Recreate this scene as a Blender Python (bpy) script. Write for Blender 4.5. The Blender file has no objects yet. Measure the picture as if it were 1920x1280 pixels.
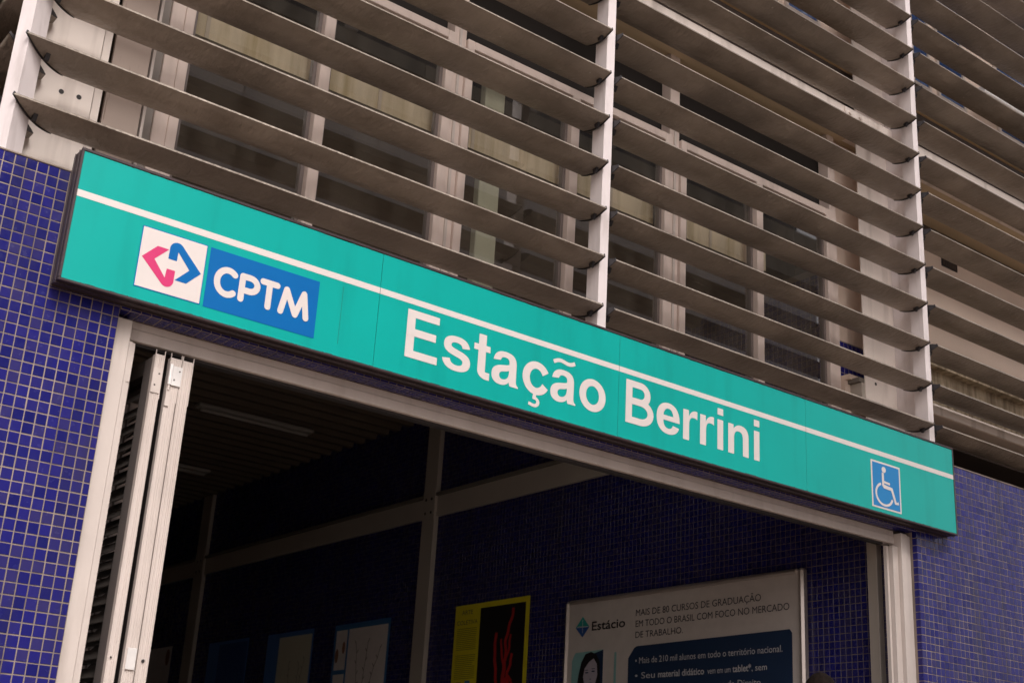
import bpy, bmesh, math, random
from mathutils import Vector, Matrix, noise as mnoise
random.seed(7)
S = bpy.context.scene
COL = S.collection

# ------------------------------------------------------------------ camera
cam_d = bpy.data.cameras.new("camera"); cam = bpy.data.objects.new("camera", cam_d); COL.objects.link(cam)
R = [[0.7900790169479496, -0.6103915956516508, 0.056544203383240274],
     [0.2538110606258396, 0.24176983880638558, -0.9365507410426175],
     [0.5579920182963194, 0.7543006330377782, 0.34594141486129415]]
m = Matrix.Identity(4)
for i in range(3):
    m[i][0] = R[0][i]; m[i][1] = -R[1][i]; m[i][2] = -R[2][i]
m[0][3], m[1][3], m[2][3] = -1.43521525, -5.04671996, -1.96336221
cam.matrix_world = m
cam_d.sensor_width = 36.0; cam_d.lens = 2450.447 / 1920 * 36
cam_d.clip_start = 0.05; cam_d.clip_end = 500
cam_d.dof.use_dof = True; cam_d.dof.focus_distance = 6.9; cam_d.dof.aperture_fstop = 4.5
S.camera = cam

# ------------------------------------------------------------------ sky and sun
SUN_EL, SUN_AZ = 42, 188
W = bpy.data.worlds.new("World"); S.world = W; W.use_nodes = True
nt = W.node_tree; nt.nodes.clear()
sky = nt.nodes.new('ShaderNodeTexSky'); sky.sky_type = 'NISHITA'; sky.sun_disc = False
sky.sun_elevation = math.radians(SUN_EL); sky.sun_rotation = math.radians(SUN_AZ)
sky.air_density = 1.0; sky.dust_density = 4.0; sky.ozone_density = 1.0
hs = nt.nodes.new('ShaderNodeHueSaturation'); hs.inputs['Saturation'].default_value = 0.22
mx = nt.nodes.new('ShaderNodeMix'); mx.data_type = 'RGBA'; mx.blend_type = 'MULTIPLY'; mx.inputs[0].default_value = 1.0
mx.inputs[7].default_value = (1.0, 0.945, 0.935, 1)
bg = nt.nodes.new('ShaderNodeBackground'); bg.inputs['Strength'].default_value = 0.13
wo = nt.nodes.new('ShaderNodeOutputWorld')
nt.links.new(sky.outputs[0], hs.inputs['Color']); nt.links.new(hs.outputs[0], mx.inputs[6])
nt.links.new(mx.outputs[2], bg.inputs[0]); nt.links.new(bg.outputs[0], wo.inputs[0])
sun_d = bpy.data.lights.new("sun", 'SUN'); sun_d.energy = 1.8; sun_d.angle = math.radians(30); sun_d.color = (1, .94, .88)
sun = bpy.data.objects.new("sun", sun_d); COL.objects.link(sun)
az, el = math.radians(SUN_AZ), math.radians(SUN_EL)
sdir = Vector((math.sin(az) * math.cos(el), math.cos(az) * math.cos(el), math.sin(el)))
sun.rotation_euler = sdir.to_track_quat('Z', 'Y').to_euler(); sun.location = (-5, -12, 14)
S.view_settings.view_transform = 'Standard'; S.view_settings.look = 'None'
S.view_settings.exposure = 0.52; S.view_settings.gamma = 1.0
S.view_settings.use_curve_mapping = False
S.cycles.max_bounces = 10; S.cycles.diffuse_bounces = 5; S.cycles.transparent_max_bounces = 16

# ------------------------------------------------------------------ materials
MC = {}
def mat(name, col, rough=.5, metal=0., var=.0, vscale=6., bump=0., bscale=60., stretch=(1, 1, 1), spec=.5, coat=0., coat_r=.1,
        dirt=None, dirt_scale=3., dirt_stretch=(1, 1, 1), dirt_lo=.52, dirt_hi=.7, specks=None, bdist=.004):
    if name in MC: return MC[name]
    M = bpy.data.materials.new(name); M.use_nodes = True; n = M.node_tree; L = n.links
    b = n.nodes['Principled BSDF']
    b.inputs['Roughness'].default_value = rough; b.inputs['Metallic'].default_value = metal
    b.inputs['Specular IOR Level'].default_value = spec
    b.inputs['Coat Weight'].default_value = coat; b.inputs['Coat Roughness'].default_value = coat_r
    b.inputs['Base Color'].default_value = (*col, 1)
    geo = n.nodes.new('ShaderNodeNewGeometry')
    def noise(scale, stretch=(1, 1, 1), detail=4., off=0.):
        mp = n.nodes.new('ShaderNodeMapping'); mp.inputs['Scale'].default_value = stretch; mp.inputs['Location'].default_value = (off, off * .7, off * .3)
        t = n.nodes.new('ShaderNodeTexNoise'); t.inputs['Scale'].default_value = scale; t.inputs['Detail'].default_value = detail
        L.new(geo.outputs['Position'], mp.inputs[0]); L.new(mp.outputs[0], t.inputs['Vector']); return t
    cur = None
    if var > 0:
        t = noise(vscale, stretch)
        r = n.nodes.new('ShaderNodeMapRange'); r.inputs[1].default_value = .25; r.inputs[2].default_value = .75
        r.inputs[3].default_value = 1 - var; r.inputs[4].default_value = 1 + var
        L.new(t.outputs[0], r.inputs[0])
        x = n.nodes.new('ShaderNodeMix'); x.data_type = 'RGBA'; x.blend_type = 'MULTIPLY'; x.inputs[0].default_value = 1
        x.inputs[6].default_value = (*col, 1)
        cmb = n.nodes.new('ShaderNodeCombineColor')
        for k in range(3): L.new(r.outputs[0], cmb.inputs[k])
        L.new(cmb.outputs[0], x.inputs[7]); cur = x.outputs[2]
    if dirt:
        t = noise(dirt_scale, dirt_stretch, 8., 3.7)
        r = n.nodes.new('ShaderNodeMapRange'); r.inputs[1].default_value = dirt_lo; r.inputs[2].default_value = dirt_hi
        r.inputs[3].default_value = 0; r.inputs[4].default_value = dirt[3]
        L.new(t.outputs[0], r.inputs[0])
        x = n.nodes.new('ShaderNodeMix'); x.data_type = 'RGBA'
        x.inputs[6].default_value = (*col, 1); x.inputs[7].default_value = (*dirt[:3], 1)
        if cur: L.new(cur, x.inputs[6])
        L.new(r.outputs[0], x.inputs[0]); cur = x.outputs[2]
    if specks:
        v = n.nodes.new('ShaderNodeTexVoronoi'); v.inputs['Scale'].default_value = specks[4]
        L.new(geo.outputs['Position'], v.inputs['Vector'])
        lt = n.nodes.new('ShaderNodeMath'); lt.operation = 'LESS_THAN'; lt.inputs[1].default_value = specks[5]
        L.new(v.outputs['Distance'], lt.inputs[0])
        x = n.nodes.new('ShaderNodeMix'); x.data_type = 'RGBA'
        x.inputs[6].default_value = (*col, 1); x.inputs[7].default_value = (*specks[:3], 1)
        if cur: L.new(cur, x.inputs[6])
        ml = n.nodes.new('ShaderNodeMath'); ml.operation = 'MULTIPLY'; ml.inputs[1].default_value = specks[3]
        L.new(lt.outputs[0], ml.inputs[0]); L.new(ml.outputs[0], x.inputs[0]); cur = x.outputs[2]
    if cur: L.new(cur, b.inputs['Base Color'])
    if bump > 0:
        t = noise(bscale, stretch, 5.)
        bp = n.nodes.new('ShaderNodeBump'); bp.inputs['Strength'].default_value = bump; bp.inputs['Distance'].default_value = bdist
        L.new(t.outputs[0], bp.inputs['Height']); L.new(bp.outputs[0], b.inputs['Normal'])
    MC[name] = M; return M

def tile_mat(name, c1, c2, c3, px, pz, axis=0, rough=.18):
    """glazed mosaic: one random shade per tile, from the tile's cell in the wall grid"""
    M = bpy.data.materials.new(name); M.use_nodes = True; n = M.node_tree; L = n.links
    b = n.nodes['Principled BSDF']; b.inputs['Roughness'].default_value = rough; b.inputs['Specular IOR Level'].default_value = .32
    geo = n.nodes.new('ShaderNodeNewGeometry'); sp = n.nodes.new('ShaderNodeSeparateXYZ'); L.new(geo.outputs['Position'], sp.inputs[0])
    def cell(o, p, off):
        a = n.nodes.new('ShaderNodeMath'); a.operation = 'SUBTRACT'; a.inputs[1].default_value = off; L.new(o, a.inputs[0])
        d = n.nodes.new('ShaderNodeMath'); d.operation = 'DIVIDE'; d.inputs[1].default_value = p; L.new(a.outputs[0], d.inputs[0])
        f = n.nodes.new('ShaderNodeMath'); f.operation = 'FLOOR'; L.new(d.outputs[0], f.inputs[0]); return f.outputs[0]
    cb = n.nodes.new('ShaderNodeCombineXYZ')
    L.new(cell(sp.outputs[axis], px[0], px[1]), cb.inputs[0]); L.new(cell(sp.outputs[2], pz[0], pz[1]), cb.inputs[1])
    wn = n.nodes.new('ShaderNodeTexWhiteNoise'); L.new(cb.outputs[0], wn.inputs[0])
    cr = n.nodes.new('ShaderNodeValToRGB'); e = cr.color_ramp.elements
    e[0].position = 0; e[0].color = (*c1, 1); e[1].position = 1; e[1].color = (*c3, 1); k = e.new(.55); k.color = (*c2, 1)
    L.new(wn.outputs['Value'], cr.inputs[0])
    # grime runs in vertical streaks
    mp = n.nodes.new('ShaderNodeMapping'); mp.inputs['Scale'].default_value = (9, 9, .7)
    t = n.nodes.new('ShaderNodeTexNoise'); t.inputs['Scale'].default_value = 1.; t.inputs['Detail'].default_value = 5
    L.new(geo.outputs['Position'], mp.inputs[0]); L.new(mp.outputs[0], t.inputs['Vector'])
    r = n.nodes.new('ShaderNodeMapRange'); r.inputs[1].default_value = .50; r.inputs[2].default_value = .68; r.inputs[3].default_value = 0; r.inputs[4].default_value = .5
    L.new(t.outputs[0], r.inputs[0])
    x = n.nodes.new('ShaderNodeMix'); x.data_type = 'RGBA'; x.inputs[7].default_value = (.030, .027, .060, 1)
    L.new(cr.outputs[0], x.inputs[6]); L.new(r.outputs[0], x.inputs[0]); L.new(x.outputs[2], b.inputs['Base Color'])
    t2 = n.nodes.new('ShaderNodeTexNoise'); t2.inputs['Scale'].default_value = 30.; L.new(geo.outputs['Position'], t2.inputs['Vector'])
    r2 = n.nodes.new('ShaderNodeMapRange'); r2.inputs[1].default_value = .3; r2.inputs[2].default_value = .7; r2.inputs[3].default_value = rough * .7; r2.inputs[4].default_value = rough * 1.8
    L.new(t2.outputs[0], r2.inputs[0]); L.new(r2.outputs[0], b.inputs['Roughness'])
    bp = n.nodes.new('ShaderNodeBump'); bp.inputs['Strength'].default_value = .25; bp.inputs['Distance'].default_value = .003
    L.new(t2.outputs[0], bp.inputs['Height']); L.new(bp.outputs[0], b.inputs['Normal'])
    return M

def glass_mat(name, tint=(.93, .94, .91)):
    M = bpy.data.materials.new(name); M.use_nodes = True; n = M.node_tree; L = n.links; n.nodes.clear()
    o = n.nodes.new('ShaderNodeOutputMaterial'); tr = n.nodes.new('ShaderNodeBsdfTransparent'); tr.inputs[0].default_value = (*tint, 1)
    gl = n.nodes.new('ShaderNodeBsdfGlossy'); gl.inputs['Roughness'].default_value = .015; gl.inputs[0].default_value = (1, .97, .95, 1)
    fr = n.nodes.new('ShaderNodeFresnel'); fr.inputs['IOR'].default_value = 2.25
    gb = n.nodes.new('ShaderNodeNewGeometry'); iv = n.nodes.new('ShaderNodeMath'); iv.operation = 'SUBTRACT'; iv.inputs[0].default_value = 1.; L.new(gb.outputs['Backfacing'], iv.inputs[1])
    fm = n.nodes.new('ShaderNodeMath'); fm.operation = 'MULTIPLY'; L.new(fr.outputs[0], fm.inputs[0]); L.new(iv.outputs[0], fm.inputs[1])   # only the outer face of a pane mirrors
    mx = n.nodes.new('ShaderNodeMixShader'); L.new(fm.outputs[0], mx.inputs[0]); L.new(tr.outputs[0], mx.inputs[1]); L.new(gl.outputs[0], mx.inputs[2])
    df = n.nodes.new('ShaderNodeBsdfDiffuse'); df.inputs[0].default_value = (.3, .26, .22, 1)
    m2 = n.nodes.new('ShaderNodeMixShader'); m2.inputs[0].default_value = .05
    geo = n.nodes.new('ShaderNodeNewGeometry'); t = n.nodes.new('ShaderNodeTexNoise'); t.inputs['Scale'].default_value = 2.5; t.inputs['Detail'].default_value = 8
    mp = n.nodes.new('ShaderNodeMapping'); mp.inputs['Scale'].default_value = (3, 3, .8); L.new(geo.outputs['Position'], mp.inputs[0]); L.new(mp.outputs[0], t.inputs['Vector'])
    r = n.nodes.new('ShaderNodeMapRange'); r.inputs[1].default_value = .4; r.inputs[2].default_value = .8; r.inputs[3].default_value = .02; r.inputs[4].default_value = .12
    L.new(t.outputs[0], r.inputs[0]); L.new(r.outputs[0], m2.inputs[0])
    L.new(mx.outputs[0], m2.inputs[1]); L.new(df.outputs[0], m2.inputs[2]); L.new(m2.outputs[0], o.inputs[0])
    return M

PX, PZ = (.0465, -.2333), (.048, .523)
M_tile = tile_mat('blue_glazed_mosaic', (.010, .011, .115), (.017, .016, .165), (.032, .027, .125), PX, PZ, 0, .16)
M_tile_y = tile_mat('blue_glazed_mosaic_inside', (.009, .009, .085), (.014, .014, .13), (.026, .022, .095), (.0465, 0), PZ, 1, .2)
M_grout = mat('grout', (.28, .225, .19), .9, var=.35, vscale=7, stretch=(1, 1, .4), dirt=(.13, .10, .08, .85), dirt_scale=1.3, dirt_stretch=(6, 6, 1), dirt_lo=.48, dirt_hi=.64)
M_alu = mat('cream_painted_aluminium', (.60, .53, .49), .42, var=.06, vscale=5, dirt=(.28, .22, .18, .35), dirt_scale=3, dirt_stretch=(4, 4, .7), dirt_lo=.5, dirt_hi=.8)
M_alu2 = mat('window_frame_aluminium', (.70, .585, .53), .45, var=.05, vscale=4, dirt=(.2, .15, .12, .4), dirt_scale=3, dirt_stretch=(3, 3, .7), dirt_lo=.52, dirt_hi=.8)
M_post = mat('pale_painted_post', (.76, .69, .69), .45, var=.06, vscale=6, dirt=(.4, .34, .32, .4), dirt_scale=5, dirt_stretch=(3, 3, .6))
M_slat = mat('weathered_metal_slat', (.285, .242, .203), .5, metal=.25, var=.34, vscale=2.5, bump=1., bscale=36, bdist=.014, stretch=(1, .45, 1),
             dirt=(.17, .135, .105, .6), dirt_scale=4, dirt_stretch=(1, 2.2, 1), dirt_lo=.48, dirt_hi=.75, specks=(.55, .5, .45, .55, 7.5, .045))
M_cap = mat('black_plastic', (.022, .02, .023), .45)
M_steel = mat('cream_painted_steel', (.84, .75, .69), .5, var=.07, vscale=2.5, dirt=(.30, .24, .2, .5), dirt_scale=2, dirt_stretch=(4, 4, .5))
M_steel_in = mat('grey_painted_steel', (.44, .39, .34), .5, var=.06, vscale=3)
M_green = mat('green_sign_face', (.0, .37, .33), .30, var=.05, vscale=2.2,
              dirt=(.0, .26, .225, .55), dirt_scale=2.0, dirt_stretch=(4, 1, .6), dirt_lo=.5, dirt_hi=.8, spec=.42)
M_frame = mat('dark_brown_sign_case', (.045, .03, .034), .4, var=.25, vscale=12)
M_white = mat('white_vinyl', (.68, .62, .60), .45, var=.03, vscale=8, coat=.2, coat_r=.35)
M_blue = mat('blue_vinyl', (.0, .125, .40), .35, var=.04, vscale=6, spec=.3)
M_pink = mat('pink_vinyl', (.60, .025, .15), .42, var=.04, vscale=6, coat=.2, coat_r=.35)
M_grime = mat('grime_line', (.05, .045, .035), .9)
M_beige = mat('beige_render_wall', (.70, .565, .475), .85, var=.08, vscale=2, bump=.1, bscale=80)
M_beige2 = mat('tan_soffit', (.62, .49, .33), .85, var=.06, vscale=2)
M_ledge = mat('stained_concrete_ledge', (.5, .41, .29), .9, var=.3, vscale=5, dirt=(.14, .10, .06, .85), dirt_scale=3, dirt_stretch=(7, 7, .7), dirt_lo=.42, dirt_hi=.68)
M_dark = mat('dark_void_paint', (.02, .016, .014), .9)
M_brown = mat('dark_brown_panel', (.07, .05, .04), .7, var=.2, vscale=3)
M_pipe = mat('ochre_pipe', (.42, .28, .15), .5, var=.15, vscale=9)
M_glass = glass_mat('window_glass')
M_glassu = mat('blue_reflecting_glass', (.015, .05, .16), .08, spec=1.0, var=.4, vscale=2)
M_ceil = mat('corrugated_ceiling', (.11, .08, .055), .7, var=.1, vscale=2)
M_lamp = mat('white_luminaire', (.36, .33, .30), .5)
M_floor = mat('grey_granite_floor', (.30, .27, .25), .5, var=.2, vscale=12)
M_pave = mat('street_pavement', (.29, .225, .18), .9, var=.2, vscale=.7, bump=.2, bscale=20)
M_opp1 = mat('grey_cladding', (.64, .59, .58), .7, var=.06, vscale=.3)
M_opp2 = mat('buff_spandrel', (.40, .35, .29), .8, var=.18, vscale=.35, stretch=(3, 3, .3), dirt=(.3, .24, .18, .7), dirt_scale=.5, dirt_stretch=(4, 4, .4), dirt_lo=.45, dirt_hi=.7)
M_opp3 = mat('dark_strip_glazing', (.05, .045, .055), .2)
M_zinc = mat('bright_zinc', (.85, .82, .80), .3, metal=.25, var=.1, vscale=20)
M_rubber = mat('dark_rubber', (.025, .02, .02), .6)
def flat(name, c, r=.5): return mat(name, c, r, var=.05, vscale=10)
M_yel = flat('poster_yellow', (.72, .62, .02)); M_black = flat('print_black', (.012, .010, .012)); M_red = flat('print_red', (.42, .02, .02))
M_pblue = flat('poster_blue', (.05, .18, .42)); M_paper = flat('poster_paper', (.80, .73, .70)); M_navy = flat('print_navy', (.012, .03, .075))
M_adw = flat('ad_paper', (.55, .50, .47)); M_txt = flat('print_charcoal', (.06, .06, .07)); M_dbl = flat('poster_dark_blue', (.07, .19, .50))
M_teal = flat('print_teal', (.02, .30, .27)); M_lslat = mat('dark_leaf_slat', (.05, .042, .038), .6, var=.1, vscale=9)
M_twig = flat('print_twig', (.20, .15, .10)); M_skin_p = flat('print_pale_face', (.40, .36, .42)); M_aqua = flat('print_aqua', (.22, .42, .42))
M_mblue = flat('print_mid_blue', (.02, .08, .28)); M_flower = flat('print_flower', (.32, .14, .08)); M_lite = flat('print_light', (.50, .50, .52))
M_skin = mat('skin', (.30, .16, .10), .5, var=.05); M_hair = mat('dark_hair', (.012, .007, .005), .85, spec=.15, var=.4, vscale=60, bump=.8, bscale=160)
M_shirt = mat('grey_cloth', (.12, .13, .16), .9, var=.1, vscale=30); M_jean = mat('dark_denim', (.03, .04, .08), .9, var=.1, vscale=30)

# ------------------------------------------------------------------ mesh helpers
class MB:
    def __init__(s): s.v = []; s.f = []; s.mi = []; s.mats = []
    def _m(s, m):
        if m is None: return 0
        if m not in s.mats: s.mats.append(m)
        return s.mats.index(m)
    def add(s, vs, fs, m=None):
        o = len(s.v); s.v += [tuple(v) for v in vs]; k = s._m(m)
        for f in fs: s.f.append(tuple(i + o for i in f)); s.mi.append(k)
    def box(s, x0, x1, y0, y1, z0, z1, m=None, ch=0.):
        if ch <= 0:
            s.add([(x0, y0, z0), (x1, y0, z0), (x1, y1, z0), (x0, y1, z0), (x0, y0, z1), (x1, y0, z1), (x1, y1, z1), (x0, y1, z1)],
                  [(0, 3, 2, 1), (4, 5, 6, 7), (0, 1, 5, 4), (1, 2, 6, 5), (2, 3, 7, 6), (3, 0, 4, 7)], m); return
        bm = bmesh.new(); bmesh.ops.create_cube(bm, size=1.)
        for v in bm.verts: v.co = Vector(((x0 + x1) / 2 + v.co.x * (x1 - x0), (y0 + y1) / 2 + v.co.y * (y1 - y0), (z0 + z1) / 2 + v.co.z * (z1 - z0)))
        bmesh.ops.bevel(bm, geom=bm.edges[:], offset=ch, segments=1, affect='EDGES')
        bm.verts.index_update()
        s.add([v.co[:] for v in bm.verts], [[v.index for v in f.verts] for f in bm.faces], m); bm.free()
    def prism(s, pts, a, b, fr, m=None):
        """pts 2-D outline, extruded from depth a to b in frame fr(u,v,w)->xyz"""
        n = len(pts)
        vs = [fr(p[0], p[1], a) for p in pts] + [fr(p[0], p[1], b) for p in pts]
        fs = [tuple(range(n - 1, -1, -1)), tuple(range(n, 2 * n))] + [(i, (i + 1) % n, n + (i + 1) % n, n + i) for i in range(n)]
        s.add(vs, fs, m)
    def tube(s, p, q, r, n=12, m=None):
        p, q = Vector(p), Vector(q); d = (q - p).normalized(); a = d.orthogonal().normalized(); b = d.cross(a)
        vs = [c + (a * math.cos(t) + b * math.sin(t)) * r for c in (p, q) for t in [2 * math.pi * i / n for i in range(n)]]
        s.add(vs, [tuple(range(n - 1, -1, -1)), tuple(range(n, 2 * n))] + [(i, (i + 1) % n, n + (i + 1) % n, n + i) for i in range(n)], m)
    def mesh(s, name, m=None):
        me = bpy.data.meshes.new(name); me.from_pydata(s.v, [], s.f)
        ms = s.mats or [m]
        for x in ms: me.materials.append(x)
        if s.mats:
            for p, k in zip(me.polygons, s.mi): p.material_index = k
        bm = bmesh.new(); bm.from_mesh(me); bmesh.ops.recalc_face_normals(bm, faces=bm.faces[:]); bm.to_mesh(me); bm.free()
        me.update(); return me
    def build(s, name, m=None, parent=None, loc=None):
        return link(name, s.mesh(name, m), parent, loc)
def link(name, me, parent=None, loc=None):
    o = bpy.data.objects.new(name, me); COL.objects.link(o)
    if parent: o.parent = parent
    if loc: o.location = loc
    return o
def thing(name, label, cat, group=None):
    o = bpy.data.objects.new(name, None); COL.objects.link(o); o['label'] = label; o['category'] = cat
    o['kind'] = 'thing'
    if group: o['group'] = group
    o.empty_display_size = .1
    return o
def at(root, loc):
    """move a thing's origin to its base and keep its parts where they stand"""
    root.location = loc
    for c in root.children: c.location = Vector(c.location) - Vector(loc)
def tag(o, label, cat, group=None):
    o['label'] = label; o['category'] = cat
    o['kind'] = 'thing'
    if group: o['group'] = group
    return o
def struct(name, mb, m):
    o = mb.build(name, m); o['kind'] = 'structure'; return o
def bx(name, parent, b, m, ch=0.):
    q = MB(); q.box(*b, ch=ch); return q.build(name, m, parent)
fr_front = lambda y0: (lambda u, v, w: (u, y0 - w, v))          # facade: u=x, v=z, w towards the street
fr_side = lambda x0: (lambda u, v, w: (x0 - w, u, v))            # inner wall: u=y, v=z, w into the hall

# ------------------------------------------------------------------ ground, floor, street
GZ = -2.75
q = MB(); q.box(-120, 120, -120, .14, GZ - .3, GZ - .12); struct('street', q, M_pave)
q = MB(); q.box(-40, 40, -7, .30, GZ - .118, GZ, ch=0); struct('pavement', q, mat('pavement_slabs', (.31, .24, .195), .9, var=.15, vscale=2, bump=.2, bscale=30))
q = MB(); q.box(-.5, 5.74, .31, 20, GZ - .1, GZ + .004); struct('hall_floor', q, M_floor)

# ------------------------------------------------------------------ tiled walls
T = .0022                                            # tile thickness
WY = .107                                           # wall face
def tile_geo(q, cx, cz, sx, sz, fr, jx=0, jz=0, tilt=0.):
    c = .0016; hx, hz = sx / 2, sz / 2
    P = [(-hx, -hz), (hx, -hz), (hx, hz), (-hx, hz)]; I = [(-hx + c, -hz + c), (hx - c, -hz + c), (hx - c, hz - c), (-hx + c, hz - c)]
    vs = [fr(cx + jx + a, cz + jz + b, 0) for a, b in P] + [fr(cx + jx + a, cz + jz + b, T - c) for a, b in P] + \
         [fr(cx + jx + a, cz + jz + b, T + a * tilt) for a, b in I]
    fs = [(8, 9, 10, 11)] + [(4 + i, 4 + (i + 1) % 4, 8 + (i + 1) % 4, 8 + i) for i in range(4)] + [(i, (i + 1) % 4, 4 + (i + 1) % 4, 4 + i) for i in range(4)]
    q.add(vs, fs)
def lay_tiles(parent, us, vs, fr, m, near, sz=(.0420, .0435), limit=300, name='tile', frn=None, skip=None):
    """us, vs: centres (u, width) / (v, height); the nearest `limit` become single tiles, the rest one joined part"""
    cells = [(u, v) for u in us for v in vs]
    P = Vector((-1.435, -5.05, -1.963))
    if skip: cells = [c for c in cells if not skip(c[0][0], c[1][0])]
    cells.sort(key=lambda c: near(c[0][0], c[1][0]))
    cache = {}
    for (u, wu), (v, wv) in cells[:limit]:
        key = (round(wu, 4), round(wv, 4), random.randint(0, 2))
        if key not in cache:
            q = MB(); tile_geo(q, 0, 0, wu, wv, frn, tilt=(key[2] - 1) * .03); cache[key] = q.mesh(name, m)
        j = lambda: random.uniform(-.0006, .0006)
        link(name, cache[key], parent, fr(u + j(), v + j(), 0))
    if len(cells) > limit:
        q = MB()
        for (u, wu), (v, wv) in cells[limit:]:
            tile_geo(q, u, v, wu, wv, fr, random.uniform(-.0006, .0006), random.uniform(-.0006, .0006), random.choice((-.03, 0, .03)))
        o = q.build('tiles', m, parent); o['kind'] = 'stuff'
def grid(a, b, p, o, w):
    """cells of pitch p with joints at o+k*p between a and b, cut cells at the ends"""
    k = math.floor((a - o) / p); out = []
    while o + k * p < b - 1e-6:
        s, e = max(a, o + k * p), min(b, o + (k + 1) * p)
        if e - s > .010: out.append(((s + e) / 2, e - s - (p - w)))
        k += 1
    return out
TOPZ = .523
OPL, OPR, SOF = .307, 5.765, -.012                   # opening edges, soffit height
wl = thing('tiled_wall', 'blue mosaic wall left of the doorway, running off the left edge below the louvers', 'wall')
q = MB(); q.box(-.50, OPL, WY, .30, GZ + .002, TOPZ); q.build('wall_core', M_grout, wl)
q = MB(); q.box(-.506, 0.0, WY - .006, .30, TOPZ, TOPZ + .006); q.build('coping', M_grout, wl)
near = lambda u, v: (Vector((u, WY, v)) - Vector((-1.435, -5.05, -1.963))).length
ff = fr_front(WY); ff0 = fr_front(0)
vrows = grid(-2.72, TOPZ, .048, TOPZ, .0435)
visL = lambda u, v: (0 if (v > -1.75 and u > -.45) else 100) + near(u, v)
lay_tiles(wl, grid(-.50, OPL, .0465, PX[1], .0420), vrows, ff, M_tile, visL, frn=ff0)
at(wl, (-.1, .2, GZ))
wr = thing('tiled_wall', 'blue mosaic wall right of the doorway, beyond the wheelchair symbol end of the sign', 'wall')
q = MB(); q.box(OPR + .004, 9.4, WY, .30, GZ + .002, TOPZ); q.build('wall_core', M_grout, wr)
q = MB(); q.box(6.07, 9.4, WY - .006, .30, TOPZ, TOPZ + .006); q.build('coping', M_grout, wr)
usR = [(OPR + .0095 + .0, .0)] and grid(OPR, 8.2, .0465, OPR, .0420)
visR = lambda u, v: (0 if (v > -1.05 and not (v > 0.0 and u < 6.08)) else 100) + near(u, v)
lay_tiles(wr, usR, vrows, ff, M_tile, visR, frn=ff0)
frR = fr_side(OPR + .004); q = MB()
for (v, h) in vrows:
    if v < SOF - .02:
        q2 = MB()
for (v, h) in [r for r in vrows if r[0] < SOF - .01 and r[0] > -1.3]:
    q = MB(); tile_geo(q, 0, 0, .036, h, fr_side(0)); q.build('reveal_tile', M_tile, wr, (OPR + .004, WY + .019, v))
at(wr, (7.5, .2, GZ))
wm = thing('tiled_lintel', 'shaded band of blue mosaic between the green sign and the door frame head', 'wall')
q = MB(); q.box(OPL + .002, OPR + .002, WY, .30, SOF, TOPZ - .002); q.build('lintel_core', M_grout, wm)
me_c = {}
for u, wu in grid(OPL + .004, OPR, .0465, OPL, .0420):
    key = round(wu, 3)
    if key not in me_c:
        a = MB(); tile_geo(a, 0, 0, wu, .030, ff0)
        b = MB(); tile_geo(b, 0, 0, wu, .0420, lambda u, v, w: (u, v, -w)); me_c[key] = (a.mesh('tile', M_tile), b.mesh('soffit_tile', M_tile))
    link('tile', me_c[key][0], wm, (u, WY, SOF + .0175)); link('soffit_tile', me_c[key][1], wm, (u, WY + .0235, SOF)); link('soffit_tile', me_c[key][1], wm, (u, WY + .0700, SOF))
at(wm, (3.0, .2, SOF))

# ------------------------------------------------------------------ the sign
SL = 6.072
sg = thing('station_sign', 'long green illuminated-style fascia sign reading Estação Berrini over the doorway', 'sign')
q = MB()
q.box(0, SL, .012, .104, 0, .6, ch=.003)
q.box(-.001, SL + .001, 0, .016, .588, .6015, ch=.002); q.box(-.001, SL + .001, 0, .016, -.0015, .010, ch=.002)
q.box(-.0015, .010, .0, .016, .01, .589, ch=.002); q.box(SL - .010, SL + .0015, .0, .016, .01, .589, ch=.002)
q.build('case', M_frame, sg)
q = MB(); q.box(-.004, -.0012, .028, .034, .002, .598); q.box(-.004, -.0012, .078, .083, .002, .598)
q.box(-.003, SL + .003, .030, .035, -.006, -.0012); q.box(-.003, SL + .003, .084, .090, -.006, -.0012); q.build('case_rib', M_frame, sg)
joints = [.010, 1.499, 3.038, 4.567, SL - .010]
for i in range(4):
    a, b = joints[i] + (.0012 if i else 0), joints[i + 1] - (.0012 if i < 3 else 0)
    q = MB(); q.box(a, b, .004, .011, .0105, .5875, ch=.0008); q.build('sign_panel', M_green, sg)
    q = MB(); q.box(a, b, .0032, .0042, .380, .4105); q.build('stripe', M_white, sg)
FY = .0036                                            # where prints sit on the face
frF = fr_front(FY)
# grime caught along the lower and upper edge of the panels
q = MB()
for i in range(260):
    x = random.uniform(.02, SL - .03); w = random.expovariate(1 / .02) + .003; h = random.uniform(.0006, .0022)
    z = random.choice((.0108, .5872 - h))
    q.add([frF(x, z, 0), frF(x + w, z, 0), frF(x + w * .8, z + h, 0), frF(x + w * .1, z + h, 0)], [(0, 1, 2, 3)])
q.build('grime', M_grime, sg)['kind'] = 'stuff'
q = MB(); q.box(1.299, 1.3003, .0028, .0038, .07, .355); q.build('scratch', mat('scratch_dark_green', (.01, .16, .13), .7), sg)

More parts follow.
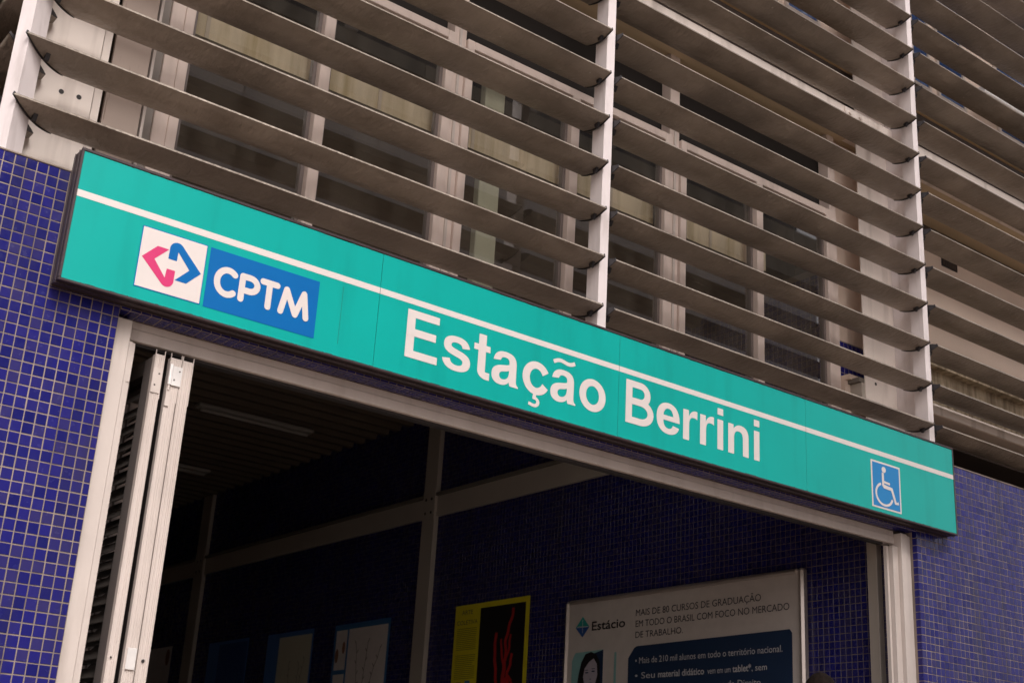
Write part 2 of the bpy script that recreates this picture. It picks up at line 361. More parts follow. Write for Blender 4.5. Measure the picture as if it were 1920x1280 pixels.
def arc(cx, cy, rx, ry, a0, a1, n=14):
    return [(cx + rx * math.cos(math.radians(a0 + (a1 - a0) * i / n)), cy + ry * math.sin(math.radians(a0 + (a1 - a0) * i / n))) for i in range(n + 1)]
def stroke(q, pts, wv, wh, fr, w0, th=.0009, closed=False, roundcap=False):
    """ribbon with an elliptic pen: wv wide where it runs upright, wh where it runs level"""
    n = len(pts); Lp = []; Rp = []
    for i in range(n):
        if closed: a, b = pts[(i - 1) % n], pts[(i + 1) % n]
        else: a, b = pts[max(0, i - 1)], pts[min(n - 1, i + 1)]
        def perp(p, r):
            dx, dy = r[0] - p[0], r[1] - p[1]; l = math.hypot(dx, dy) or 1; return (-dy / l, dx / l)
        nx, ny = perp(a, b)
        k = 1.
        if 0 < i < n - 1 or closed:
            n1 = perp(a, pts[i]); dt = nx * n1[0] + ny * n1[1]; k = 1 / max(.45, dt)
        w = math.sqrt((nx * wv) ** 2 + (ny * wh) ** 2) / 2 * k
        Lp.append((pts[i][0] + nx * w, pts[i][1] + ny * w)); Rp.append((pts[i][0] - nx * w, pts[i][1] - ny * w))
    vs = [fr(p[0], p[1], w0 + i * 1.2e-5) for i, p in enumerate(Lp)] + [fr(p[0], p[1], w0 + i * 1.2e-5) for i, p in enumerate(Rp)]
    m_ = n if closed else n - 1
    q.add(vs, [(i, (i + 1) % n, n + (i + 1) % n, n + i) for i in range(m_)])
    if roundcap:
        for p in ((pts[0]), (pts[-1])):
            c = [fr(p[0] + wv / 2 * math.cos(t * math.pi / 10), p[1] + wv / 2 * math.sin(t * math.pi / 10), w0 + .00015) for t in range(20)]
            q.add(c, [tuple(range(20))])

GLY = {
 's': (["M 0 29 L 27 33 C 29 22 37 17 50 17 C 64 17 72 21 72 29 C 72 34 68 37 59 39 L 32 45 C 11 50 3 59 3 72 C 3 90 20 100 48 100 C 76 100 91 91 95 73 L 69 69 C 67 78 60 82 48 82 C 36 82 29 79 29 73 C 29 69 32 67 39 65 L 66 59 C 89 54 99 45 99 30 C 99 11 81 0 50 0 C 20 0 4 11 0 29"]),
 'a': (["M 5 69 L 31 72 C 33 80 38 83 47 83 C 59 83 64 79 64 70 L 64 65 C 60 62 52 61 40 59 C 14 55 0 46 0 27 C 0 9 13 0 33 0 C 46 0 57 4 65 13 C 66 8 67 5 68 2 L 100 2 L 100 6 C 93 9 91 14 91 24 L 91 66 C 91 90 78 100 48 100 C 22 100 8 90 5 69",
        "M 64 47 C 58 44 52 42 44 41 C 33 39 28 35 28 28 C 28 21 33 17 41 17 C 54 17 64 26 64 40"]),
 'e': (["M 100 43 L 29 43 C 29 27 37 18 51 18 C 61 18 68 22 71 31 L 98 27 C 91 9 75 0 51 0 C 18 0 0 19 0 50 C 0 80 19 100 50 100 C 82 100 100 80 100 47", "M 72 59 C 71 74 62 82 51 82 C 39 82 31 74 29 59"]),
 'r': (["M 0 0 L 42 0 L 42 48 C 42 68 50 77 74 77 C 84 77 92 76 100 73 L 100 99 C 97 100 93 100 88 100 C 67 100 52 93 40 77 L 40 98 L 0 98"]),
 'n': (["M 0 0 L 28 0 L 28 53 C 28 70 36 79 50 79 C 66 79 72 71 72 55 L 72 0 L 100 0 L 100 63 C 100 88 86 100 61 100 C 45 100 34 94 26 84 L 26 98 L 0 98"]),
}
def contour(d, n=7):
    tk = d.split(); i = 0; P_ = []; cur = None
    while i < len(tk):
        c = tk[i]; i += 1
        k = 3 if c == 'C' else 1
        v = [(float(tk[i + 2 * j]), float(tk[i + 2 * j + 1])) for j in range(k)]; i += 2 * k
        if c == 'C':
            for t in range(1, n + 1):
                t /= n; a = (1 - t) ** 3; b = 3 * t * (1 - t) ** 2; e = 3 * t * t * (1 - t); f = t ** 3
                P_.append((a * cur[0] + b * v[0][0] + e * v[1][0] + f * v[2][0], a * cur[1] + b * v[0][1] + e * v[1][1] + f * v[2][1]))
        else: P_.append(v[0])
        cur = v[-1]
    return P_
from mathutils.geometry import tessellate_polygon
def glyph(q, ds, x0, z0, sx, sz, fr, w):
    cs = [[(x0 + a * sx, z0 + b * sz) for a, b in contour(d)] for d in ds]
    tri = tessellate_polygon([[Vector((a, b, 0)) for a, b in c] for c in cs]); fl = [p for c in cs for p in c]
    q.add([fr(a, b, w) for a, b in fl], tri)
    o = 0                                              # cut edge of the vinyl
    for c in cs:
        n = len(c); q.add([fr(a, b, w) for a, b in c] + [fr(a, b, 0) for a, b in c], [(i, (i + 1) % n, n + (i + 1) % n, n + i) for i in range(n)])
B0, CAP, XH = .1065, .2455, .180
SV, SH = .047, .0385
def letter(kind, x0, x1):
    q = MB(); W_ = x1 - x0; w = [0.0006]
    def st(pts, a=SV, b=SH, **k):
        stroke(q, [(x0 + px * W_, B0 + pz) for px, pz in pts], a, b, frF, w[0], **k); w[0] += .00025
    hx, hy = SV / 2 / W_, SH / 2
    if kind == 'E':
        st([(hx, 0), (hx, CAP)]); st([(0, CAP - hy), (1, CAP - hy)]); st([(0, hy), (1, hy)]); st([(0, CAP * .535), (.92, CAP * .535)])
    elif kind in ('s', 'a', 'ã', 'e', 'r', 'n'):
        glyph(q, GLY['a' if kind == 'ã' else kind], x0, B0, W_ / 100, XH / 100, frF, .0008)
        if kind == 'ã':
            st([(.5 + .43 * a, XH + .040 + b) for a, b in [(-.98 + i * .1225, .0085 * math.sin((i - .5) * 2 * math.pi / 15.5) + .0012 * i - .006) for i in range(17)]], .021, .021)
    elif kind == 't':
        st([(.5, CAP * .955), (.5, XH * .24)] + arc(.5 + .30, XH * .24, .30, XH * .24 - hy, 184, 265, 8) + [(.99, hy * 1.0)], SV, SH)
        st([(.02, XH - hy * .9), (.97, XH - hy * .9)], SV, SH * .85)
    elif kind in 'cç':
        st(arc(.53, XH / 2, .53 - hx, XH / 2 - hy, 28, 332, 26), SV, SH)
        if kind == 'ç':
            st([(.50, 0.005), (.47, -.018)], .020, .018)
            st([(.42, -.017)] + arc(.47, -.038, .16, .0205, 80, -100, 10) + [(.27, -.052)], .021, .017)
    elif kind == 'o':
        st(arc(.5, XH / 2, .5 - hx, XH / 2 - hy, 0, 360, 40)[:-1], SV, SH, closed=True)
    elif kind == 'B':
        st([(hx, 0), (hx, CAP)])
        y1 = CAP * .53
        for (ya, yb, xr, k) in ((y1, CAP - hy, .88, .52), (hy, y1, 1.0, .52)):
            r = (yb - ya) / 2; st([(0.02, yb), (k, yb)] + arc(k, (ya + yb) / 2, xr - hx - k, r, 88, -88, 14) + [(k, ya), (0.02, ya)], SV * .95, SH)
    elif kind == 'i':
        st([(.5, 0), (.5, XH - .002)]); st([(.5, CAP - .040), (.5, CAP)])
    return q.build('letter', M_white, sg)
for k, a, b in [('E', 1.665, 1.852), ('s', 1.881, 2.052), ('t', 2.066, 2.172), ('a', 2.184, 2.355), ('ç', 2.380, 2.551), ('ã', 2.566, 2.738), ('o', 2.761, 2.946),
                ('B', 3.091, 3.299), ('e', 3.322, 3.498), ('r', 3.526, 3.637), ('r', 3.660, 3.771), ('i', 3.797, 3.848), ('n', 3.888, 4.058), ('i', 4.101, 4.153)]:
    letter(k, a, b)
# operator's emblem and name plate
def plate(name, pts, m, w, parent=None, th=.0006):
    q = MB(); q.prism(pts, w - th, w, frF); return q.build(name, m, parent or sg)
def rect(x0, x1, z0, z1): return [(x0, z0), (x1, z0), (x1, z1), (x0, z1)]
lp = plate('emblem_plate', rect(.309, .610, .0645, .3435), M_blue, .0012)
plate('emblem_ground', rect(.3125, .6065, .068, .340), M_white, .0020, lp)
plate('arrow_mark', [(.324, .204), (.386, .270), (.438, .269), (.380, .208), (.437, .138), (.440, .181), (.4785, .181)] +
      arc(.447, .132, .0315, .033, 10, -140, 10), M_pink, .0028, lp)
plate('arrow_mark', [(.595, .203), (.535, .139), (.482, .140), (.541, .202), (.4805, .270), (.479, .227), (.440, .228)] +
      arc(.474, .278, .0335, .033, 190, 36, 10), M_blue, .0028, lp)
npl = plate('name_plate', rect(.625, 1.174, .062, .3415), M_blue, .0012)
def cptm(strokes):
    q = MB(); w = .0020
    for p in strokes: stroke(q, p, .0295, .0295, frF, w, roundcap=True); w += .0004
    return q.build('letter', M_white, npl)
cptm([arc(.722, .202, .0495, .0565, 50, 310, 26)])
cptm([[(.7925, .1465), (.7925, .2535)], [(.7935, .2535), (.826, .2535)] + arc(.829, .2215, .0375, .032, 86, -86, 12) + [(.826, .1895), (.796, .1895)]])
cptm([[(.892, .2585), (.963, .2585)], [(.926, .25), (.926, .1455)]])
cptm([[(.991, .1455), (1.0125, .2545)], [(1.0125, .2545), (1.0645, .147)], [(1.0645, .147), (1.1015, .2565)], [(1.1015, .2565), (1.120, .1445)]])
# wheelchair symbol
wc = plate('access_plate', rect(5.182, 5.477, .035, .340), M_white, .0012)
plate('access_ground', rect(5.195, 5.464, .046, .328), mat('sky_blue_vinyl', (.002, .20, .50), .42, coat=.3, coat_r=.35), .0020, wc)
q = MB()
q.add([frF(x, z, .0029) for x, z in arc(5.309, .293, .022, .0195, 0, 342, 18)], [tuple(range(19))])
stroke(q, [(5.297, .272), (5.297, .190), (5.303, .184), (5.383, .178), (5.419, .092), (5.449, .098)], .021, .020, frF, .0032)
stroke(q, [(5.303, .213), (5.366, .208)], .015, .015, frF, .0036)
stroke(q, arc(5.307, .131, .083, .070, 112, 342, 26), .017, .015, frF, .0026)
q.build('wheelchair_figure', M_white, wc)
at(sg, (3.036, .05, 0))

# ------------------------------------------------------------------ door frame
df = thing('door_frame', 'cream aluminium frame round the wide dark doorway under the sign', 'door frame')
FYF = .145
q = MB(); q.box(OPL + .002, OPL + .078, FYF, FYF + .10, GZ, -.035, ch=.003); q.build('jamb', M_alu, df)
q = MB(); q.box(OPL + .078, OPL + .094, FYF + .012, FYF + .09, GZ, -.124); q.box(OPL + .094, OPL + .112, FYF + .022, FYF + .09, GZ, -.124, ch=.002)
q.box(OPL + .112, OPL + .122, FYF + .050, FYF + .09, GZ, -.126); q.build('jamb_track', M_alu, df)
q = MB(); q.box(OPR - .110, OPR - .048, FYF, FYF + .10, GZ, -.035, ch=.004); q.box(OPR - .048, OPR, FYF + .012, FYF + .09, GZ, -.037, ch=.006); q.build('jamb', M_alu, df)
q = MB(); q.box(OPR - .165, OPR - .112, FYF + .03, FYF + .09, GZ, -.124, ch=.002); q.box(OPR - .19, OPR - .17, FYF + .06, FYF + .085, GZ, -.124); q.build('jamb_track', M_alu, df)
q = MB(); q.box(OPL + .079, OPR - .111, .200, .290, -.102, -.050, ch=.003); q.box(OPL + .079, OPR - .111, .204, .289, -.0495, SOF - .003, ch=.002)
q.build('head_rail', M_alu, df)
q = MB(); q.box(OPL + .13, OPR - .2, .225, .270, -.114, -.1025); q.build('track', M_rubber, df)
q = MB()
for z in (-.30, -1.62): q.box(OPL + .096, OPL + .1105, FYF + .018, FYF + .0215, z, z + .16)
q.build('strike_plate', M_alu, df)
at(df, (3.0, .2, GZ))

# ------------------------------------------------------------------ folding door leaves, folded back
def leaf(x0, x1, lab, ridges, y0=.148, ln=.62, side=False):
    r = thing('folding_door_leaf', lab, 'door', 'folded door leaves')
    zt = -.150
    q = MB()
    q.box(x0, x1, y0, y0 + .030, GZ + .03, zt, ch=.0015)
    for a in ridges: q.box(a - .0015, a + .0015, y0 - .003, y0, GZ + .03, zt - .004)
    q.box(x0 - .0008, x0 + .002, y0 - .004, y0 + .002, zt - .12, zt + .018); q.box(x1 - .002, x1 + .0008, y0 - .004, y0 + .002, zt - .2, zt + .018)
    q.build('stile', M_alu, r)
    q = MB(); q.box(x0 + .003, x1 - .003, y0 + .0305, y0 + .118, GZ + .03, zt - .004); q.build('shaded_stile_web', mat('stile_shade_grey', (.15, .13, .125), .6) if side else M_rubber, r)  # leaf sides coloured dark to stand for the shade inside the doorway
    q = MB(); q.box(x0 + .001, x1 - .001, y0 + ln - .06, y0 + ln, GZ + .03, zt, ch=.0015); q.build('stile', M_alu, r)
    for z in (zt - .07, GZ + .03):
        q = MB(); q.box(x0 + .004, x1 - .004, y0 + .12, y0 + ln - .06, z, z + .07); q.build('rail', M_lslat, r)
    n = 32; me = None
    for i in range(n):
        z = GZ + .14 + i * (zt - .1 - GZ - .14) / n
        if me is None:
            q = MB(); a, b = .006, (x1 - x0) - .006
            q.add([(a, 0, 0), (b, 0, .045), (b, .44, .045), (a, .44, 0), (a, 0, .004), (b, 0, .049), (b, .44, .049), (a, .44, .004)],
                  [(0, 3, 2, 1), (4, 5, 6, 7), (0, 1, 5, 4), (1, 2, 6, 5), (2, 3, 7, 6), (3, 0, 4, 7)])
            me = q.mesh('slat', M_lslat)
        link('slat', me, r, (x0, y0 + .12, z))
    return r
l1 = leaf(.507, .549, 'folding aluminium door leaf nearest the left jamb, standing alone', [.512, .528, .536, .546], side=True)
q = MB(); q.box(.507, .547, .1425, .1455, -.325, -.215, ch=.0006); q.build('cover_plate', M_alu, l1)
q = MB()
for x, z in ((.534, -.238), (.520, -.290), (.520, -1.43)): q.tube((x, .1445, z), (x, .1418, z), .0038, 10)
q.build('screw', M_rubber, l1)
l2 = leaf(.577, .627, 'folding aluminium door leaf with the bright hinge on its edge', [.582, .596, .606, .617, .6235])
hg = MB(); hg.box(.590, .634, .1385, .1425, -.275, -.188, ch=.0006); o = hg.build('hinge', M_zinc, l2)
hg = MB(); hg.tube((.583, .139, -.275), (.583, .139, -.183), .0085, 14); hg.build('hinge_knuckle', M_zinc, o)
hg = MB(); hg.tube((.583, .140, -.300), (.583, .140, -.276), .0055, 12); hg.box(.576, .594, .140, .1445, -.370, -.295)
hg.build('hinge_pin', M_alu, o)
hg = MB()
for x, z in ((.622, -.208), (.602, -.250)): hg.tube((x, .1386, z), (x, .1368, z), .0036, 10)
hg.build('screw', M_rubber, o)
hg = MB(); hg.box(.583, .622, .1385, .1425, -1.47, -1.385, ch=.0006); hg.build('hinge', M_zinc, l2)
l3 = leaf(.632, .682, 'folding aluminium door leaf closest to the open doorway, rightmost of the folded stack', [.637, .646, .660, .668, .677])
q = MB(); q.tube((.655, .1455, -1.43), (.655, .142, -1.43), .007, 12); q.build('bolt', M_rubber, l3)
for l in (l1, l2, l3): at(l, (.6, .3, GZ))

# ------------------------------------------------------------------ louvers
Z0, PZL, CH = .782, .3002, .2375
YF = .10
NS = 16
def profile(n=14):
    """biconvex slat section: (depth, height) round the outline, front tip at depth 0"""
    up = [(CH * (i / n), .001 + .021 * math.sin(math.pi * (i / n)) ** .8) for i in range(n + 1)]
    lo = [(CH * (i / n), -.001 - .024 * math.sin(math.pi * (i / n)) ** .9) for i in range(n, -1, -1)]
    up[0] = (.005, .0085); lo[-1] = (0, -.0030); return up + lo
PR = profile()
def slat_mesh(x0, x1, mit0=0., mit1=0., nm='slat', m=M_slat, seg=1):
    q = MB(); n = len(PR); rings = []
    for s in range(seg + 1):
        t = s / seg
        rings.append([((x0 + mit0 * d) * (1 - t) + (x1 + mit1 * d) * t, d, h) for d, h in PR])
    vs = [v for r in rings for v in r]; fs = []
    for s in range(seg):
        for i in range(n):
            j = (i + 1) % n; fs.append((s * n + i, s * n + j, (s + 1) * n + j, (s + 1) * n + i))
    fs += [tuple(range(n)), tuple(range(seg * n, seg * n + n))]
    q.add(vs, fs); me = q.mesh(nm, m)
    for p in me.polygons: p.use_smooth = len(p.vertices) == 4
    me.set_sharp_from_angle(angle=math.radians(35))
    return me
def cap_mesh(x0, x1, mit=0.):
    q = MB(); n = len(PR)
    sc = lambda d, h, k: (CH / 2 + (d - CH / 2) * 1.02, h * 1.28 + (.0025 if h > 0 else -.0025))
    vs = [(x + mit * sc(d, h, 0)[0], *sc(d, h, 0)) for x in (x0, x1) for d, h in PR]
    q.add(vs, [tuple(range(n)), tuple(range(n, 2 * n))] + [(i, (i + 1) % n, n + (i + 1) % n, n + i) for i in range(n)])
    return q.mesh('end_cap', M_cap)
def lug_mesh(x, s):
    q = MB(); q.prism([(.066, -.018), (.104, -.018), (.098, -.045), (.088, -.052), (.078, -.048)], x - .009, x + .009, lambda u, v, w: (w, u, v))
    return q.mesh('lug', M_cap)
def louver_bay(x0, x1, lab, m0=0., m1=0., rot=None, n=NS):
    r = thing('louver_screen', lab, 'louver', 'horizontal sun louvers across the facade')
    sm = slat_mesh(x0, x1, m0, m1); c0 = cap_mesh(x0 - .005, x0, m0) ; c1 = cap_mesh(x1, x1 + .005, m1)
    g0 = lug_mesh(x0 + .02 + m0 * .1, -1); g1 = lug_mesh(x1 - .02, 1)
    for k in range(n):
        s = link('slat', sm, r, (0, YF, Z0 + PZL * k))
        s.rotation_euler.x = random.uniform(-.022, .022)
        link('end_cap', c0, s); link('end_cap', c1, s); link('lug', g0, s); link('lug', g1, s)
    return r
b0 = louver_bay(-.293, 2.987, 'louver screen above the logo end of the sign, between the corner and middle posts', m0=1.)
b1 = louver_bay(3.074, 6.025, 'louver screen between the middle and the right white posts')
b2 = louver_bay(6.119, 9.07, 'louver screen right of the right post, running off the right edge')
bs = louver_bay(-6.0, .0, 'louver screen round the left corner, seen only at the upper left edge', m1=0.)
# turn the side screen: local x -> world y (away), mirrored at the mitre
for c in list(bs.children):
    z = c.location.z; bpy.data.objects.remove(c) if False else None
for c in bs.children:
    c.location = (c.location.x, c.location.y, c.location.z)
def side_screen():
    for c in list(bs.children):
        for g in list(c.children): bpy.data.objects.remove(g)
        bpy.data.objects.remove(c)
    q = MB(); n = len(PR); XS, YS = -.352, .157
    vs = []
    for s, (yy, mt) in enumerate(((YS, 1.), (YS + 5.0, 0.))):
        vs += [(XS + d, yy + mt * d, h) for d, h in PR]
    q.add(vs, [tuple(range(n)), tuple(range(n, 2 * n))] + [(i, (i + 1) % n, n + (i + 1) % n, n + i) for i in range(n)])
    me = q.mesh('slat', M_slat)
    for p in me.polygons: p.use_smooth = len(p.vertices) == 4
    q = MB(); vs = [(XS + d, YS - t + d, h * 1.12) for t in (.005, 0) for d, h in PR]
    q.add(vs, [tuple(range(n)), tuple(range(n, 2 * n))] + [(i, (i + 1) % n, n + (i + 1) % n, n + i) for i in range(n)]); cm = q.mesh('end_cap', M_cap)
    for k in range(NS):
        s = link('slat', me, bs, (0, 0, Z0 + PZL * k)); link('end_cap', cm, s)
side_screen()
for r_, l in ((b0, (1.3, .2, .6)), (b1, (4.5, .2, .6)), (b2, (7.6, .2, .6)), (bs, (-.25, 2.5, .6))): at(r_, l)
ZT = 5.6
def post(xc, lab, w=.064):
    r = thing('louver_post', lab, 'post', 'white posts carrying the louvers')
    q = MB(); q.box(xc - w / 2, xc + w / 2, (.158), .266, .50, ZT, ch=.002); q.build('shaft', M_post, r)
    at(r, (xc, .2, .5)); return r
post(3.032, 'white louver post in the middle of the picture, above the word Estação')
post(6.075, 'white louver post toward the right, above the wheelchair symbol', .058)
post(9.10, 'white louver post beyond the right edge')
r = thing('louver_post', 'white corner louver post at the far left, turned at forty five degrees', 'post', 'white posts carrying the louvers')
q = MB(); d = Vector((1, 1, 0)).normalized(); e = Vector((1, -1, 0)).normalized(); o_ = Vector((-.297, .150, 0))
cs = [o_ + e * a + d * b for a, b in ((-.032, 0), (.032, 0), (.032, .125), (-.032, .125))]
q.add([(c.x, c.y, .5) for c in cs] + [(c.x, c.y, ZT) for c in cs], [(3, 2, 1, 0), (4, 5, 6, 7)] + [(i, (i + 1) % 4, 4 + (i + 1) % 4, 4 + i) for i in range(4)])
q.build('shaft', M_post, r); at(r, (-.3, .15, .5))

# ------------------------------------------------------------------ steel frame behind the louvers
def bolts(parent, pts, y, m=M_steel, r=.016):
    for x, z in pts:
        q = MB(); q.tube((0, 0, 0), (0, -.012, 0), r, 6); q.build('bolt', m, parent, (x, y, z))
def holes(parent, pts, y):
    for x, z in pts:
        q = MB(); q.tube((0, 0, 0), (0, -.0015, 0), .012, 14); q.build('bolt_hole', M_rubber, parent, (x, y, z))
c1 = thing('steel_column', 'cream steel column with two bolt holes behind the louvers at the left corner', 'column', 'steel columns behind the louvers')
q = MB(); q.box(-.24, .128, .45, .462, .55, 5.6, ch=.002); q.box(-.24, .128, .75, .762, .55, 5.6); q.box(-.06, -.048, .462, .75, .55, 5.6)
q.box(.135, .172, .47, .80, .55, 5.6); q.build('shaft', M_steel, c1)
holes(c1, ((-.017, 1.06), (.065, 1.064)), .4495)
q = MB(); q.box(-.20, -.19, .27, .449, .55, 5.6); q.build('fin', M_post, c1)
at(c1, (0, .6, .55))
c2 = thing('steel_column', 'cream steel column with bolts behind the louvers at the right post', 'column', 'steel columns behind the louvers')
q = MB(); q.box(5.748, 6.40, .45, .462, .55, 5.6, ch=.002); q.box(5.748, 6.40, .75, .762, .55, 5.6); q.box(6.07, 6.082, .462, .75, .55, 5.6); q.build('shaft', M_steel, c2)
q = MB(); q.box(6.098, 6.110, .268, .449, .55, 5.6); q.build('fin', M_post, c2)
holes(c2, ((5.86, 1.18), (5.96, 1.23), (5.86, 1.11)), .4495); bolts(c2, ((6.20, 1.10), (6.26, 1.20), (6.14, 1.05)), .4495)
at(c2, (6.07, .6, .55))
bu = thing('steel_beam', 'cream steel beam running above the upstairs windows with a bolted splice', 'beam', 'steel beams of the facade')
q = MB(); q.box(.18, 9.3, .40, .41, 3.10, 3.225, ch=.002); q.box(.18, 9.3, .41, .60, 3.088, 3.099); q.box(.18, 9.3, .41, .60, 3.226, 3.237); q.build('web', M_steel, bu)
q = MB(); q.box(5.55, 6.40, .385, .399, 3.115, 3.215, ch=.001); q.build('splice_plate', M_steel, bu)
bolts(bu, ((5.60, 3.17), (5.72, 3.17)), .385)
at(bu, (4, .5, 3.1))
bl = thing('steel_beam', 'cream steel beam low on the right, between the tiled wall and the louvers', 'beam', 'steel beams of the facade')
q = MB(); q.box(6.41, 9.3, .36, .37, 1.005, 1.078, ch=.002); q.build('flange', M_steel, bl)
q = MB(); q.box(6.41, 9.3, .371, .56, 1.001, 1.010); q.build('soffit', M_beige, bl)
at(bl, (7.8, .45, 1.0))
pp = MB(); pp.tube((.2, .5, 3.655), (9.3, .5, 3.655), .022, 14); tag(pp.build('pipe', M_pipe), 'thin ochre pipe running level behind the upper louvers', 'pipe')

# ------------------------------------------------------------------ window wall upstairs
WYF = .60
wins = [(.545, 2.180, 'left'), (2.270, 3.955, 'mid'), (4.050, 5.585, 'right')]
labs = {'left': 'upstairs aluminium window above the logo end of the sign, left of three', 'mid': 'upstairs aluminium window behind the middle louver post',
        'right': 'upstairs aluminium window left of the right steel column, showing blue tiles inside'}
ZB, ZW = .60, 2.43
def pane(parent, x0, x1, z0, z1, y=WYF + .03):
    q = MB(); q.box(x0, x1, y, y + .005, z0, z1); q.build('pane', M_glass, parent)
for x0, x1, k in wins:
    r = thing('window', labs[k], 'window', 'upstairs windows behind the louvers')
    fw = .052; mull = (x0 + x1) / 2 + (-.01 if k != 'mid' else .005)
    q = MB()
    q.box(x0, x0 + fw, WYF - .02, WYF + .07, ZB, ZW, ch=.003); q.box(x1 - fw, x1, WYF - .02, WYF + .07, ZB, ZW, ch=.003)
    q.box(x0 + fw + .0005, x1 - fw - .0005, WYF - .02, WYF + .07, ZW - .055, ZW, ch=.003); q.box(x0 + fw + .0005, x1 - fw - .0005, WYF - .02, WYF + .07, ZB, ZB + .05)
    q.build('frame', M_alu2, r)
    q = MB(); q.box(mull - .032, mull + .032, WYF - .030, WYF + .05, ZB + .051, ZW - .056, ch=.003); q.build('mullion', M_alu2, r)
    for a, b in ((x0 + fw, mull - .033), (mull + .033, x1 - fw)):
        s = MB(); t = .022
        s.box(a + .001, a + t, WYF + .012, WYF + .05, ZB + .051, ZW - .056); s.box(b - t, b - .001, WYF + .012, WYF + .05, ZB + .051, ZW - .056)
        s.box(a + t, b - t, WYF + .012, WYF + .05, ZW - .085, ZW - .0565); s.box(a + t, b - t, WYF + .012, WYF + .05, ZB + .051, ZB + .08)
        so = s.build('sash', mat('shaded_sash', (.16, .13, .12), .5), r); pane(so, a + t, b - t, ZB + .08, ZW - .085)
    vb = MB(); vb.box(x0 + .03, min(x1 - .03, 5.02), WYF + .115, WYF + .135, 1.80, 2.03); vo = vb.build('pelmet', mat('stained_cream_pelmet', (.92, .76, .62), .8, var=.08, vscale=3, dirt=(.45, .33, .16, .7), dirt_scale=2.2, dirt_stretch=(6, 6, .5), dirt_lo=.45, dirt_hi=.72), r)
    vb = MB(); vb.box(x0 + .03, min(x1 - .03, 5.02), WYF + .108, WYF + .14, 1.783, 1.799); vb.build('pelmet_rail', M_brown, vo)
    for xx in (x0 + .16, mull + .42 if x1 < 5 else mull - .36): vb = MB(); vb.box(xx, xx + .022, WYF + .108, WYF + .1145, 1.80, 2.03); vb.build('pelmet_joint', M_alu2, vo)
    if k == 'mid':
        vb = MB(); vb.box(2.535, 2.685, WYF + .145, WYF + .20, ZB, 2.36, ch=.004); vb.build('inner_post', mat('greenish_white_post', (.62, .60, .50), .6), r)
    # transom panel above
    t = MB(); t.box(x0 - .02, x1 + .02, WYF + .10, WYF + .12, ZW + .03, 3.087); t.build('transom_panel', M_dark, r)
    at(r, ((x0 + x1) / 2, WYF, ZB))
# posts between windows, run up to the beam
for x, lab in ((2.225, 'between the left and the middle upstairs window'), (4.003, 'between the middle and the right upstairs window')):
    r = thing('window_post', 'cream aluminium post ' + lab, 'post', 'posts between the upstairs windows')
    q = MB(); q.box(x - .0435, x + .0435, WYF + .0, WYF + .09, ZB, 3.087, ch=.003); q.build('shaft', M_alu2, r)
    q = MB(); q.box(x - .012, x + .006, WYF - .012, WYF - .0005, ZB, ZW + .05, ch=.002); q.build('cover_strip', M_alu, r); at(r, (x, WYF, ZB))
r = thing('infill_panel', 'beige infill panel with a rusty joint between the corner column and the first window', 'panel')
q = MB(); q.box(.205, .382, .52, .54, .55, 3.087); q.build('board', M_beige if False else mat('pinkish_panel', (.46, .37, .32), .6, var=.05, vscale=3, dirt=(.16, .10, .07, .8), dirt_scale=6, dirt_stretch=(6, 6, .6), dirt_lo=.66, dirt_hi=.74), r)
q = MB(); q.box(.392, .405, .515, .60, .55, 3.087); q.build('trim', M_alu, r)
q = MB(); q.box(.4055, .470, .60, .64, .55, 3.087); q.build('filler', mat('grey_filler', (.24, .21, .19), .6), r)
q = MB(); q.box(.472, .5445, .585, .68, .55, 3.087, ch=.003); q.build('window_stile', M_alu2, r); at(r, (.35, .6, .55))
r = thing('infill_panel', 'beige wall strip with blue tile patch between right window and steel column', 'panel')
q = MB(); q.box(5.586, 5.66, WYF - .01, WYF + .09, .55, 3.087, ch=.006); q.build('window_stile', M_alu2, r)
q = MB(); q.box(5.662, 6.30, WYF + .05, WYF + .10, 1.46, 3.087); q.build('board', M_beige, r)
q = MB(); q.box(5.662, 6.30, WYF + .04, WYF + .10, 1.16, 1.455); tb = q.build('tile_bed', M_grout, r)
q = MB()
for i in range(13):
    for j in range(6): tile_geo(q, 5.69 + i * .0465, 1.185 + j * .048, .0420, .044, fr_front(WYF + .04))
tl = q.build('tiles', M_tile, r); tl['kind'] = 'stuff'
q = MB(); q.box(5.662, 6.30, WYF - .08, WYF + .10, 1.12, 1.155); q.box(5.662, 6.30, WYF - .04, WYF + .09, .55, 1.119); q.build('sill', M_beige, r)
at(r, (5.9, .65, .55))
# parapet behind the tile coping
q = MB(); q.box(-.45, 5.66, .50, .58, .305, .599); tag(q.build('sill_wall', M_beige), 'low beige sill wall under the upstairs windows, hidden behind the sign', 'wall')
# right bay: recessed render wall, vent, ledge
r = thing('recessed_wall', 'tan rendered wall seen through the right louvers', 'wall')
q = MB(); q.box(6.42, 10.5, 1.00, 1.25, 1.66, 2.93); q.build('render', M_beige, r)
q = MB(); q.box(6.42, 10.5, 1.05, 1.25, 2.932, 3.087); q.build('shadow_gap', M_brown, r)  # set-back strip in dark brown, standing in for shade under the soffit
q = MB(); q.box(6.42, 10.5, .602, 1.25, 3.088, 3.12); q.build('soffit', M_beige2, r)
at(r, (8, 1.15, 1.7))
r = thing('ledge', 'stained concrete ledge under the tan wall at the right', 'ledge')
q = MB(); q.box(6.42, 10.5, .72, 1.24, 1.60, 1.64); q.build('lip', M_ledge, r); q = MB(); q.box(6.42, 10.5, .80, 1.24, 1.20, 1.599); q.build('fascia', M_ledge, r); at(r, (8, 1, 1.2))
q = MB(); q.box(6.42, 10.5, .60, 4.0, .90, .94); q.box(6.42, 10.5, .9, .96, .53, .90); tag(q.build('dark_soffit', M_brown), 'dark brown soffit in the gap above the right tiled wall', 'soffit')
